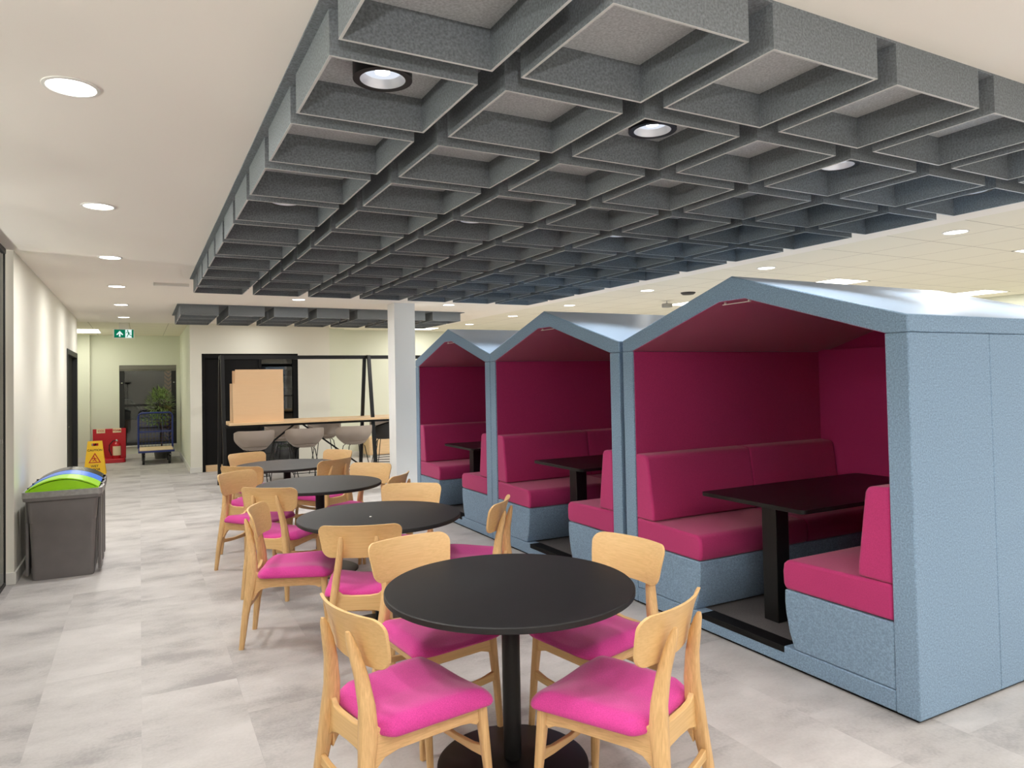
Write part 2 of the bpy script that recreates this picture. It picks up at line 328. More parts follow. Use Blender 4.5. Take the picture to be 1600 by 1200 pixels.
MB().box(2.07, 14.20, .82, 2.66, 14.25, .84).box(2.07, 14.20, 1.36, 2.66, 14.25, 1.38).build('glazing_bar', M['blackmatt'], fr, smooth=0)
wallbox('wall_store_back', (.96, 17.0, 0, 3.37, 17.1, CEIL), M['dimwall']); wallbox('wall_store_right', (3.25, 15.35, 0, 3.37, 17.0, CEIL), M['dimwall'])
sh = empty('shelving_unit', (2.75, 15.6, 0), 'dim shelving unit behind the black glazed doorway', 'shelf')
for z in (.4, .95, 1.5, 1.9): MB().box(-.55, -.15, z, .48, .2, z+.02).build('shelf', M['alu'], sh)
for x in (-.53, .46): MB().box(x-.015, -.15, 0, x+.015, .2, 1.95).build('upright', M['alu'], sh)
for x, z, ww, h, m_, lb in ((2.62, .97, .22, .28, 'whitepl', 'white carton on lower shelf behind the doorway glass'), (2.78, 1.52, .2, .25, 'whitepl', 'pale carton on upper shelf behind the doorway glass'), (3.0, .97, .18, .2, 'dimwall', 'small grey carton on lower shelf behind the doorway glass')):
    o = MB().box(-ww/2, -.1, 0, ww/2, .12, h).box(-ww/2+.01, -.102, h*.8, ww/2-.01, -.1, h*.84).build('carton', M[m_], bevel=.005); o.location = (x, 15.6, z); tag(o, lb, 'box')
def foliage(n, cx, cz, rx, rz, lw, ll, seed, ry=None):
    rng = random.Random(seed); b = MB()
    for k in range(n):
        a = rng.uniform(0, 2*math.pi); e = math.asin(rng.uniform(-1, 1)); q = rng.uniform(.25, 1)**.6
        p = Vector((cx+rx*q*math.cos(e)*math.cos(a), (ry or rx)*q*math.cos(e)*math.sin(a), cz+rz*q*math.sin(e)))
        d = Vector((math.cos(a)*math.cos(e)+rng.uniform(-.6, .6), math.sin(a)*math.cos(e)+rng.uniform(-.6, .6), math.sin(e)+rng.uniform(-.3, .5))).normalized()
        s_ = d.cross(Vector((rng.uniform(-.3, .3), rng.uniform(-.3, .3), 1))).normalized(); n_ = d.cross(s_); L_ = ll*rng.uniform(.7, 1.2); W_ = lw*rng.uniform(.8, 1.2)
        b.add([p, p+d*L_*.45+s_*W_+n_*W_*.3, p+d*L_, p+d*L_*.45-s_*W_+n_*W_*.3, p+d*L_*.5], [(0, 1, 4), (1, 2, 4), (2, 3, 4), (3, 0, 4)])
    return b
pl = empty('potted_plant', (2.6, 15.0, 0), 'bushy light green plant low behind the doorway glass', 'plant')
foliage(160, 0, .40, .17, .13, .025, .09, 3).build('foliage', M['leaf2'], pl, normals=False)
MB().lathe([(.0, 0), (.10, 0), (.13, .26), (.115, .26), (.11, .23), (0, .23)], n=24).build('pot', M['pot'], pl)

# ------------------------------------------------------------------ ceiling rafts of felt coffers
def coffer_mesh(wx, wy):
    b = MB(); t = .009; z0, z1 = 0, .145
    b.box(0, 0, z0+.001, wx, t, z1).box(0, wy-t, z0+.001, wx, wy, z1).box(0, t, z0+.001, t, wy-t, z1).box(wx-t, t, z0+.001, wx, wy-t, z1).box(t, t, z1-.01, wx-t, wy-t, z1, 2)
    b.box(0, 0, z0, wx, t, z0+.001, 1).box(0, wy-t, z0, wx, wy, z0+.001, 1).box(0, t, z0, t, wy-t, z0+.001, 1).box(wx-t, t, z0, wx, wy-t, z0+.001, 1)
    return b
RX, RY, PX, PY, CW, CD = .517, 1.4985, .6056, .6245, .50, .5156
tag(MB().box(RX-.035, RY, CEIL-.008, RX+6*PX+CW+.03, RY+10*PY+CD, CEIL).build('ceiling_raft_board', M['felt'], smooth=0), 'grey felt backing board of the large coffered ceiling raft', 'ceiling panel')
ROWS = ['nearest row', 'second row from camera', 'third row from camera', 'fourth row from camera', 'fifth row from camera', 'sixth row from camera', 'seventh row from camera', 'eighth row from camera', 'third row from far end', 'second row from far end', 'farthest row']
COLS = ['leftmost', 'second from left', 'third from left', 'fourth from left', 'third from right', 'second from right', 'rightmost']
first = None
for j in range(11):
    for i in range(7):
        loc = (RX+i*PX, RY+j*PY, 2.6)
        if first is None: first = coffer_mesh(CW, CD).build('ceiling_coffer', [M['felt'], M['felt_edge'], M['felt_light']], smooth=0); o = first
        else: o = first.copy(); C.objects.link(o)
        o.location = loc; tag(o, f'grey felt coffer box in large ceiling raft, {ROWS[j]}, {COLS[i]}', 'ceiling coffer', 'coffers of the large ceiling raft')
R2X, R2Y, P2X, P2Y = .51, 10.85, .63, .63
tag(MB().box(R2X-.04, R2Y-.02, CEIL-.008, R2X+6*P2X+CW+.07, R2Y+2*P2Y+CD, CEIL).build('ceiling_raft_board', M['felt'], smooth=0), 'grey felt backing board of the smaller far ceiling raft', 'ceiling panel')
R2 = ['front row', 'middle row', 'back row']
for j in range(3):
    for i in range(7):
        o = first.copy(); C.objects.link(o); o.location = (R2X+i*P2X, R2Y+j*P2Y, 2.6)
        tag(o, f'grey felt coffer box in small far ceiling raft, {R2[j]}, {COLS[i]}', 'ceiling coffer', 'coffers of the small far ceiling raft')

# ------------------------------------------------------------------ lamps
def spot(parent, z, power, wide=0, size=112, blend=.6, col=(1, .98, .95)):
    l = bpy.data.lights.new('lamp_light', 'SPOT'); l.energy = power*LAMP; l.spot_size = math.radians(size); l.spot_blend = blend; l.shadow_soft_size = .055; l.color = col
    o = bpy.data.objects.new('lamp_light', l); C.objects.link(o); o.parent = parent; o.location = (0, 0, z)
    if wide:                                   # the diffuse share of the same lamp
        l = bpy.data.lights.new('lamp_glow', 'AREA'); l.shape = 'DISK'; l.size = .15; l.energy = wide*LAMP; l.color = col
        q = bpy.data.objects.new('lamp_glow', l); C.objects.link(q); q.parent = parent; q.location = (0, 0, z)
    return o
def can_light(x, y, label):                   # surface mounted black can inside a coffer
    t = empty('surface_downlight', (x, y, 2.67), label, 'ceiling light', 'round black downlights in the large ceiling raft')
    MB().lathe([(.104, .068), (.104, 0), (.080, 0), (.078, .012), (.078, .068)], cap=False).build('housing', M['blackmetal'], t)
    MB().lathe([(.080, .001), (.072, .012), (.064, .03)], cap=False).build('reflector', M['reflector'], t)
    MB().lathe([(.064, .030), (.064, .034)]).build('lens', M['canlens'], t); MB().lathe([(.026, .026), (.026, .029)]).build('led', M['lens'], t)
    spot(t, .0, 56, size=98); return t
def recessed(x, y, label, group, r=.085, power=80, col=(1, .98, .95)):
    t = empty('recessed_downlight', (x, y, CEIL), label, 'ceiling light', group)
    MB().lathe([(r+.013, 0), (r+.012, -.004), (r, -.006), (r-.004, 0)], cap=False).build('trim_ring', M['whitepl'], t)
    MB().lathe([(r-.003, -.001), (r-.003, -.003)]).build('lens', M['lens'], t)
    spot(t, -.02, power*.62, power*.26, col=col); return t
RL = {1: 'nearest lit row', 4: 'second lit row', 7: 'third lit row', 10: 'farthest lit row'}
CL = {0: 'leftmost', 2: 'second from left', 4: 'third from left', 6: 'rightmost'}
for j in (1, 4, 7, 10):
    for i in (0, 2, 4, 6):
        can_light(RX+i*PX+CW/2, RY+j*PY+CD/2, f'round black downlight in large ceiling raft, {RL[j]}, {CL[i]}')
LN = ['behind the camera', 'just above the camera', 'largest and nearest', 'second nearest', 'third nearest', 'fourth nearest', 'fifth nearest', 'farthest, before the exit sign']
for k, y in enumerate((-2.87, -.87, 1.13, 3.13, 5.14, 7.14, 9.17, 11.2, 13.2)):
    if k < 3: lb = ['round recessed downlight behind camera, farthest back', 'round recessed downlight behind camera', 'round recessed downlight above camera by the glass partition'][k]
    else: lb = f'white round recessed downlight over the left walkway, {["nearest", "second nearest", "third nearest", "fourth nearest", "second farthest", "farthest"][k-3]}'
    recessed(-.225, y, lb, 'recessed downlights over the left walkway')
for k, y in enumerate((-2.6, -.6, 1.4, 3.38, 5.37, 7.38, 9.3, 11.2, 13.1)):
    lb = f'white round recessed downlight right of the large raft, {["farthest behind camera", "behind camera", "beside camera", "nearest", "second nearest", "third nearest", "fourth nearest", "second farthest", "farthest"][k]}'
    recessed(5.98, y, lb, 'recessed downlights right of the raft', .087, 115, (1, .98, .95))
for x, lb in ((.75, 'second white round downlight between rafts, leftmost'), (1.93, 'white round recessed downlight between the two rafts, left'), (4.15, 'white round recessed downlight between the two rafts, right')):
    if x > 1: recessed(x, 9.83, lb, 'recessed downlights between the rafts', .085, 135)
for x, lb in ((1.93, 'white round recessed downlight beyond the far raft, left'), (4.15, 'white round recessed downlight beyond the far raft, right')):
    recessed(x, 13.4, lb, 'recessed downlights beyond the far raft', .085, 45)
for x, y, lb in ((1.6, -.1, 'added recessed downlight above the camera, left'), (3.0, .1, 'added recessed downlight above the camera, middle'), (4.4, .1, 'added recessed downlight above the camera, right'),
                 (1.6, -2.2, 'added recessed downlight behind camera, left of centre'), (3.8, -2.2, 'added recessed downlight behind camera, right of centre')):
    recessed(x, y, lb, 'added unseen downlights behind the camera')  # unseen lamps added to brighten the ceiling and nearest pod side
def led_panel(x, y, label, w_=.62, d_=.62, power=45, col=(1, .97, .92)):
    t = empty('led_panel', (x, y, CEIL), label, 'ceiling light', 'square LED ceiling panels')
    MB().box(-w_/2, -d_/2, -.004, w_/2, -d_/2+.02, 0).box(-w_/2, d_/2-.02, -.004, w_/2, d_/2, 0).box(-w_/2, -d_/2, -.004, -w_/2+.02, d_/2, 0).box(w_/2-.02, -d_/2, -.004, w_/2, d_/2, 0).build('frame', M['whitepl'], t, smooth=0)
    MB().box(-w_/2+.02, -d_/2+.02, -.003, w_/2-.02, d_/2-.02, -.001).build('diffuser', M['panel'], t, smooth=0)
    l = bpy.data.lights.new('panel_light', 'AREA'); l.shape = 'RECTANGLE'; l.size = w_-.05; l.size_y = d_-.05; l.energy = power*LAMP; l.color = col
    o = bpy.data.objects.new('panel_light', l); C.objects.link(o); o.parent = t; o.location = (0, 0, -.01)
led_panel(7.79, 3.40, 'bright square LED panel at right edge, nearest of the tile ceiling')
led_panel(7.79, 5.94, 'bright square LED panel above the nearest pod roof ridge')
led_panel(10.97, 5.94, 'bright square LED panel far right above pod roof slope')
led_panel(7.79, 8.48, 'bright square LED panel low behind the nearest pod gable')
led_panel(10.97, 2.76, 'square LED panel beyond the right edge of view'); led_panel(10.97, 9.76, 'square LED panel behind the pods, far right')
led_panel(7.79, .2, 'square LED panel to the right of the camera'); led_panel(7.79, 11.66, 'square LED panel behind the middle pod'); led_panel(5.45, 14.45, 'thin bright LED panel beside the white column, far away', .62, .62, 14)
led_panel(-1.0, 16.6, 'bright LED panel on the corridor ceiling beside exit sign', .6, 1.1, 20, (1, .98, .9))
led_panel(-2.3, 3.5, 'LED panel inside the glazed left office', .6, .6, 22)

# unseen uplighters added in the office and behind the camera to brighten the ceiling
def uplighter(x, y, label, power):
    t = empty('fill_uplighter', (x, y, 0), label, 'fill lamp', 'added fill uplighters')
    MB().lathe([(0, 0), (.14, 0), (.14, .012), (.02, .025), (0, .025)], n=32).build('base', M['blackmetal'], t)
    MB().lathe([(.012, .02), (.012, 1.72)], n=12, cap=False).build('pole', M['blackmetal'], t)
    MB().lathe([(.012, 1.72), (.10, 1.75), (.19, 1.82), (.195, 1.82), (.10, 1.74), (.012, 1.70)], n=32, cap=False).build('bowl', M['blackmetal'], t)
    l = bpy.data.lights.new('fill_uplight', 'AREA'); l.shape = 'DISK'; l.size = .26; l.energy = power*LAMP; l.color = (1, .975, .95)
    o = bpy.data.objects.new('fill_uplight', l); C.objects.link(o); o.parent = t; o.location = (0, 0, 1.815); o.rotation_euler = (math.pi, 0, 0)
for k, y in enumerate((.3, 1.9, 3.5, 5.1, 6.6)):
    uplighter(-3.0, y, f'added fill uplighter inside the left glazed office, {["nearest", "second nearest", "middle", "second farthest", "farthest"][k]}', 190)
uplighter(-.5, -1.6, 'added fill uplighter behind the camera, left', 260); uplighter(3.4, -.9, 'added fill uplighter behind the camera, right', 25)

# small ceiling fittings
o = MB().box(-.17, -.02, -.03, .17, .02, 0).box(-.19, -.022, -.034, -.17, .022, 0).build('curtain_rail', M['whitepl'], bevel=.003); o.location = (.33, 8.72, CEIL); tag(o, 'short white rail on ceiling left of the large raft', 'rail')
o = MB().lathe([(0, 0), (.1, 0), (.1, -.012), (.075, -.03), (0, -.03)], n=28).build('smoke_detector', M['darkplastic']); o.location = (6.68, 7.37, CEIL); tag(o, 'dark round detector on tiled ceiling above nearest pod', 'smoke detector')
t = empty('ceiling_sensor', (7.1, 8.3, CEIL), 'small white box hanging from tiled ceiling beside LED panel', 'sensor')
MB().tube([(0, 0, 0), (0, 0, -.04)], .012).build('stem', M['whitepl'], t); MB().box(-.06, -.06, -.10, .06, .06, -.04).build('housing', M['alu'], t, bevel=.01)
# exit sign
t = empty('exit_sign', (-.248, 14.4, 2.475), 'green and white exit sign with arrow and running figure, hanging in corridor', 'exit sign')
MB().box(-.165, 0, 0, .165, .02, .17).build('sign_body', M['whitepl'], t, bevel=.003)
MB().box(-.075, .006, .17, .075, .014, CEIL-2.475).build('hanger', M['wall'], t, smooth=0)
b = MB().box(-.15, -.002, .012, .025, 0, .158).box(.125, -.002, .012, .155, 0, .158)
b.build('green_field', M['signgreen'], t, smooth=0)['label'] = 'green lit field'
b = MB().box(.025, -.002, .012, .125, 0, .158)
arrow = [(-.075, .03), (-.05, .03), (-.05, .085), (-.02, .055), (-.008, .07), (-.0625, .135), (-.117, .07), (-.105, .055), (-.075, .085)]
b.prism(arrow, lambda u, v: (u, -.0045, v), lambda u, v: (u, -.002, v)); b.build('arrow', M['signwhite'], t, smooth=0)
b = MB().lathe([(0, 0), (.012, 0), (.012, .002), (0, .002)], n=14)
b.v = [(x+.062, -.0035+z, y+.138) for x, y, z in b.v]
Lm = lambda pts, hw: [b.bar((p[0], -.004, p[1]), (q[0], -.004, q[1]), hw) for p, q in zip(pts, pts[1:])]
Lm([(.07, .12), (.078, .08)], .010); Lm([(.035, .095), (.055, .115), (.075, .11), (.09, .095), (.108, .1)], .0045); Lm([(.078, .08), (.062, .055), (.05, .025)], .0055); Lm([(.08, .08), (.1, .06), (.125, .045)], .0055)
b.build('running_figure', M['signgreen'], t, smooth=0)

# ------------------------------------------------------------------ dining chairs
def make_chair(label):
    t = empty('dining_chair', (0, 0, 0), label, 'chair', 'ash dining chairs with magenta seats')
    # upholstered seat: rounded plan, wider in front, dished, falling away at the front edge
    out = [((x*.5+.015) if True else x, y) for x, y in rrect(.92, .44, .10, 7)]
    out = [(u, v*(.93+.16*(u+.22)/.44) + 0) for u, v in out]
    CR = ((0, .474), (.3, .475), (.55, .475), (.75, .471), (.88, .463), (.95, .453), (.985, .442), (1, .432))
    def crown(k):
        for (a, p), (b_, q) in zip(CR, CR[1:]):
            if k <= b_: return p+(q-p)*(k-a)/(b_-a)
        return .432
    def ztop(u, v, k): return crown(k) + (.018*(abs(v)/.2)**2 - .010*(1-min(1, abs(v)/.2)) - .016*max(0, (u-.08)/.16)**2)*(1 if k < .9 else .35 if k < .99 else 0)
    MB().plate(out, lambda u, v, k: (u, v, ztop(u, v, k)), lambda u, v, k: (u*.985, v*.985, .424), rings=(1, .985, .95, .88, .75, .55, .3, .12)).build('seat', M['seatpink'], t, smooth=75)
    # curved plywood back panel
    out = [(u*(1+.06*v/.09), v) for u, v in rrect(.44, .185, .048, 7)]
    px = lambda u, v: -.252 - .02*(v/.09) + .95*u*u - .012*max(0, v/.09)**2
    MB().plate(out, lambda u, v, k: (px(u, v)+.006, u, .735+v), lambda u, v, k: (px(u, v)-.006, u, .735+v), rings=(1, .985, .9, .75, .55, .35, .15)).build('backrest', M['woodh'], t, smooth=50, bevel=.003)
    for s in (1, -1):
        MB().leg([(-.300, s*.178, 0, .014, .013), (-.278, s*.166, .2, .020, .0165), (-.256, s*.152, .34, .027, .018), (-.243, s*.141, .44, .032, .019), (-.241, s*.131, .52, .027, .0185),
                  (-.252, s*.115, .62, .022, .017), (-.270, s*.102, .70, .0185, .0155), (-.284, s*.096, .75, .012, .013), (-.289, s*.095, .770, .006, .008)]).build('leg', M['wood'], t, smooth=55)
        MB().leg([(.222, s*.205, 0, .012, .012), (.208, s*.198, .2, .015, .0145), (.194, s*.19, .36, .019, .017), (.188, s*.186, .435, .021, .018)]).build('leg', M['wood'], t, smooth=55)
        y0, y1 = s*.142, s*.186                # side rail with filleted ends, running from rear to front leg
        rail = [(-.236, .50), (-.222, .462), (-.20, .442), (-.15, .433), (.18, .425), (.18, .365), (.165, .350), (.14, .362), (.10, .366), (-.14, .358), (-.19, .345), (-.22, .315), (-.238, .285)]
        yy = lambda u: y0+(y1-y0)*(u+.24)/.42
        MB().prism(rail, lambda u, v: (u, yy(u)-.011, v), lambda u, v: (u, yy(u)+.011, v)).build('side_rail', M['woodx'], t, smooth=55, bevel=.003)
    top = [(-.132, .51), (-.120, .468), (-.095, .448), (-.05, .442), (.05, .442), (.095, .448), (.120, .468), (.132, .51)]
    bot = [(.158, .285), (.145, .325), (.115, .35), (.07, .362), (0, .365), (-.07, .362), (-.115, .35), (-.145, .325), (-.158, .285)]
    MB().prism(top+bot, lambda u, v: (-.252, u, v), lambda u, v: (-.230, u, v)).build('rear_rail', M['woodh'], t, smooth=55, bevel=.003)
    fr_ = [(-.18, .425), (.18, .425), (.188, .34), (.165, .352), (.12, .366), (-.12, .366), (-.165, .352), (-.188, .34)]
    MB().prism(fr_, lambda u, v: (.180, u, v), lambda u, v: (.202, u, v)).build('front_rail', M['woodh'], t, smooth=55, bevel=.003)
    def stretcher(x0, x1, yh, z):
        p = [(-yh, z+.03), (-yh*.6, z+.012), (0, z+.004), (yh*.6, z+.012), (yh, z+.03), (yh, z-.012), (yh*.6, z-.018), (0, z-.02), (-yh*.6, z-.018), (-yh, z-.012)]
        MB().prism(p, lambda u, v: (x0, u, v), lambda u, v: (x1, u, v)).build('stretcher', M['woodh'], t, smooth=55, bevel=.003)
    stretcher(-.282, -.262, .162, .245); stretcher(.196, .214, .194, .235)
    return t
CH = [
    (.871, 2.504, 12, 'light wood chair with magenta seat, front left at the nearest round table'),
    (1.53, 2.125, 114, 'light wood chair with magenta seat, front right at the nearest round table'),
    (1.214, 3.103, 280, 'light wood chair at back left of nearest table, its backrest front showing'),
    (1.84, 2.70, 190, 'light wood chair at right of nearest table, between table and pod'),
    (1.155, 4.02, 66, 'light wood chair with back to camera, front of second round table'),
    (.878, 4.63, 340, 'light wood chair side-on at left of second round table'),
    (1.879, 4.231, 140, 'light wood chair side-on at right of second table, by middle pod'),
    (1.702, 4.867, 242, 'light wood chair behind second round table, facing the camera'),
    (.996, 5.743, 52, 'light wood chair with back to camera, front left of third table'),
    (.905, 6.502, 310, 'light wood chair at left of third table, leftmost of all chairs'),
    (1.642, 7.39, 120, 'light wood chair with tilted back, front right of farthest round table'),
    (1.775, 6.431, 221, 'light wood chair at back right of third table, before white column'),
    (1.155, 8.25, 292, 'light wood chair at back left of the farthest round table'),
    (1.822, 8.02, 210, 'light wood chair at back right of the farthest round table'),
    (1.002, 7.321, 49, 'light wood chair with back to camera, front left of farthest table'),
    (1.746, 5.839, 141, 'shaded wood chair at right of third table, mostly hidden'),
]
proto = None
for x, y, h, lb in CH:
    if proto is None: proto = make_chair(lb); o = proto
    else: o = dup(proto, (x, y, 0), 0, lb)
    o.location = (x, y, 0); o.rotation_euler = (0, 0, math.radians(h))

# ------------------------------------------------------------------ round tables
def make_table(label):
    t = empty('cafe_table', (0, 0, 0), label, 'table', 'round black cafe tables')
    R = .522
    MB().lathe([(0, .714), (R-.006, .714), (R, .718), (R, .736), (R-.004, .740), (0, .740)], n=96).build('tabletop', M['black'], t, smooth=30)
    MB().lathe([(.0, .012), (.038, .012), (.038, .70), (.0, .70)], n=32).build('column', M['blackmetal'], t)
    MB().lathe([(0, .700), (.17, .700), (.17, .7135), (0, .7135)], n=32).build('mounting_plate', M['blackmetal'], t)
    MB().lathe([(0, 0), (.315, 0), (.315, .006), (.30, .012), (.08, .020), (.045, .026), (0, .026)], n=72).build('base', M['blackmetal'], t)
    return t
tb = None
for x, y, lb in ((1.37, 2.64, 'round black pedestal table nearest the camera'), (1.375, 4.46, 'round black pedestal table, second from the camera'),
                 (1.365, 6.14, 'round black pedestal table, third from the camera'), (1.39, 7.80, 'round black pedestal table farthest from the camera')):
    if tb is None: tb = make_table(lb); tb.location = (x, y, 0)
    else: dup(tb, (x, y, 0), 0, lb)
o = MB().lathe([(0, 0), (.008, 0), (.006, .003), (0, .004)], n=10).build('paper_scrap', M['whitepl']); o.location = (1.30, 4.42, .7402); tag(o, 'tiny white speck on the second round table', 'paper scrap')

# ------------------------------------------------------------------ meeting pods
PW, PD, TH = 2.15, 2.05, .115
def make_pod(label):
    t = empty('meeting_pod', (0, 0, 0), label, 'booth', 'house-shaped blue and raspberry meeting pods')
    for y0, y1, yi in ((0, TH, TH), (PW-TH, PW, PW-TH)):
        for k in range(3):                     # three upholstered panels per side
            x0, x1 = k*.66, (k+1)*.66 if k < 2 else PD
            b = MB().box(x0, y0, .015, x1, y1, 1.7835)
            b.build('side_panel', M['blue'], t, bevel=.006)
        MB().box(.012, yi-.006, .1, PD-.1, yi+.006, 1.783).build('side_lining', M['pink'], t, smooth=0)
    MB().box(.02, .02, .0, PD-.02, PW-.02, .016).build('foot_plate', M['blackmatt'], t, smooth=0)
    MB().box(PD-.10, TH, .1, PD-.005, PW-TH, 1.80).build('back_panel', M['pink'], t, bevel=.004)
    MB().box(PD-.005, 0.002, .015, PD+.02, PW-.002, 1.7835).build('rear_cover', M['blue'], t, bevel=.004)
    # gable roof: front ring, outer skin and inner lining
    outer = [(0, 1.785), (0, 1.868), (PW/2, 2.19), (PW, 1.868), (PW, 1.785)]
    inner = [(PW-TH, 1.785), (PW/2+.10, 2.045), (PW/2-.10, 2.045), (TH, 1.785)]
    poly = outer+inner
    b = MB().prism(poly, lambda u, v: (0, u, v), lambda u, v: (PD+.02, u, v))
    ob = b.build('roof', [M['blue'], M['pink'], M['roofblue_lit']], t, bevel=.008)
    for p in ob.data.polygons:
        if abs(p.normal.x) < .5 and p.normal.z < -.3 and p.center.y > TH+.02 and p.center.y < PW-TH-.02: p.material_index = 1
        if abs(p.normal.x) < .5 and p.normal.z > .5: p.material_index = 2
    MB().prism([(TH, 1.78), (PW-TH, 1.78), (PW/2+.10, 2.05), (PW/2-.10, 2.05)], lambda u, v: (PD-.04, u, v), lambda u, v: (PD-.005, u, v)).build('rear_gable_lining', M['pink'], t, smooth=0)
    MB().box(.035, PW/2-.11, 2.028, .042, PW/2+.11, 2.032).box(.04, PW/2-.10, 2.034, .05, PW/2-.09, 2.046).box(.04, PW/2+.09, 2.034, .05, PW/2+.10, 2.046).build('light_track', M['whitepl'], t, smooth=0)
        # plinth, threshold and floor mat
    MB().box(.001, TH+.001, .016, .10, PW-TH-.001, .112).build('plinth', M['blue'], t, bevel=.005)
    MB().box(-.003, .757, .078, .102, 1.392, .1135).build('threshold_strip', M['blackmatt'], t, bevel=.003)
    MB().box(.06, TH, .09, PD-.1, PW-TH, .104).build('floor_mat', M['carpet'], t, smooth=0)
    for s in (0, 1):
        Y = (lambda y: y) if s == 0 else (lambda y: PW-y)
        bn = bpy.data.objects.new('bench', None); C.objects.link(bn); bn.parent = t
        prof = [(TH+.002, .115), (.690, .115), (.722, .20), (.742, .30), (.747, .36), (.745, .425), (TH+.002, .425)]
        MB().prism(prof, lambda u, v: (.004, Y(u), v), lambda u, v: (PD-.11, Y(u), v)).build('bench_base', M['blue'], bn, bevel=.006, smooth=50)
        x0 = .004
        for k, x1 in enumerate((.99, PD-.11)):
            prof = [(TH+.004, .432), (.742, .428), (.757, .455), (.760, .52), (.752, .565), (.725, .590), (TH+.004, .603)]
            MB().prism(prof, lambda u, v: (x0, Y(u), v), lambda u, v: (x1-.003, Y(u), v)).build('seat_cushion', M['pink'], bn, bevel=.016, seg=3, smooth=60); x0 = x1
        prof = [(TH+.004, .604), (.300, .604), (.297, .66), (.248, 1.02), (.235, 1.045), (.21, 1.052), (TH+.004, 1.058)]
        x0 = .006
        for k, x1 in enumerate((.99, PD-.11)):
            MB().prism(prof, lambda u, v: (x0, Y(u), v), lambda u, v: (x1-.001, Y(u), v)).build('back_cushion', M['pink'], bn, bevel=.014, seg=3, smooth=60); x0 = x1
    return t
def make_pod_table(label):
    t = empty('pod_table', (0, 0, 0), label, 'table', 'black tables inside the pods')
    b = MB(); pts = rrect(1.55, .80, .035, 5)
    b.prism(pts, lambda u, v: (.80+u+.075, v, .826), lambda u, v: (.80+u+.075, v, .850)).build('tabletop', M['blackmetal'], t, bevel=.002)
    for x in (.33, 1.35): MB().box(x-.055, -.055, .104, x+.055, .055, .826).build('leg', M['blackmetal'], t, bevel=.004)
    return t
PF = 3.109
pod = make_pod('blue house-shaped pod with raspberry interior, nearest and largest on the right'); pod.location = (PF, 1.985, 0)
dup(pod, (PF, 4.18, 0), 0, 'middle of the three house-shaped blue pods'); dup(pod, (PF, 6.335, 0), 0, 'farthest house-shaped blue pod, next to the white column')
pt = make_pod_table('black rectangular table inside the nearest pod'); pt.location = (PF, 3.075, 0)
dup(pt, (PF, 5.265, 0), 0, 'black rectangular table inside the middle pod'); dup(pt, (PF, 7.42, 0), 0, 'black rectangular table inside the farthest pod')

# ------------------------------------------------------------------ high table with frame, box and stools
t = empty('high_table', (1.12, 11.3, 0), 'long high table with oak top and tall black metal frame', 'table')
MB().box(.06, 0, .985, 4.5, .85, 1.02).build('tabletop', M['top'], t, bevel=.003)
MB().box(.0, .03, .95, 4.5, .06, .985).box(.0, .79, .95, 4.5, .82, .985).build('support_rail', M['blackmetal'], t, smooth=0)
for x in (.0, 2.3, 4.5):
    for y0, y1 in ((.30, -.06), (.55, .91)): MB().bar((x, y0, 2.04), (x, y1, 0), .026).build('leg', M['blackmetal'], t, smooth=0)
    MB().box(x-.02, .28, 2.02, x+.02, .57, 2.06).build('cross_bar', M['blackmetal'], t, smooth=0)
MB().box(-.03, .39, 2.0, 4.52, .45, 2.06).build('top_bar', M['blackmetal'], t, smooth=0)
for p, q in (((1.18, .42, .97), (2.28, .42, .12)), ((1.12, .42, .97), (.02, .42, .12))): MB().bar(p, q, .013).build('brace', M['blackmetal'], t, smooth=0)
t = empty('cardboard_box', (1.62, 11.62, 1.02), 'large brown cardboard box standing on the high table', 'box')
MB().box(-.37, -.22, 0, .37, .22, .60).box(-.37, -.221, .12, .37, -.219, .122).build('body', M['card'], t, bevel=.003)
MB().box(-.335, -.20, .60, .37, -.192, .812).build('flap', M['card'], t, smooth=0); MB().box(-.335, .19, .60, .37, .198, .80).build('flap', M['card'], t, smooth=0)
MB().box(.362, -.18, .60, .37, .18, .79).build('flap', M['cardedge'], t, smooth=0)
def make_stool(label, shell='taupe'):
    t = empty('bar_stool', (0, 0, 0), label, 'stool', 'bucket bar stools at the high table')
    b = MB(); n = 26; rows = 9; vs = []
    for side in (0, 1):
        for j in range(rows+1):
            q = j/rows
            for i in range(n+1):
                a = math.radians(-128+256*i/n)  # 0 = back (-y)
                edge = abs(a)/math.radians(128)
                h = .64+.285*q*(1-.30*max(0, edge-.45)/.55)
                rr = (.155+.125*math.sin(min(1, q*1.35)*math.pi/2))-(.012 if side else 0)
                vs.append((rr*1.03*math.sin(a), -rr*.92*math.cos(a), h))
    W_ = n+1; K = (rows+1)*W_; fs = []
    for j in range(rows):
        for i in range(n):
            q = (j*W_+i, j*W_+i+1, (j+1)*W_+i+1, (j+1)*W_+i); fs += [q, tuple(K+x for x in q)[::-1]]
    for i in range(n): fs += [(rows*W_+i, rows*W_+i+1, K+rows*W_+i+1, K+rows*W_+i), (i, K+i, K+i+1, i+1)]
    for j in range(rows):
        for i in (0, n): fs.append((j*W_+i, (j+1)*W_+i, K+(j+1)*W_+i, K+j*W_+i))
    b.add(vs, fs); b.build('shell', M[shell], t, smooth=60)
    MB().lathe([(0, .625), (.12, .628), (.165, .645), (.20, .68), (.185, .685), (0, .665)], n=32).build('seat', M[shell], t)
    for sx in (1, -1):
        for sy in (1, -1): MB().tube([(sx*.10, sy*.09, .632), (sx*.13, sy*.12, .60), (sx*.225, sy*.215, 0)], .007, 8).build('leg', M['blackmetal'], t)
    r = .2
    MB().tube([(-.19, -.18, .25), (.19, -.18, .25), (.19, .18, .25), (-.19, .18, .25), (-.19, -.18, .25)], .006, 8).build('footrest', M['blackmetal'], t)
    return t
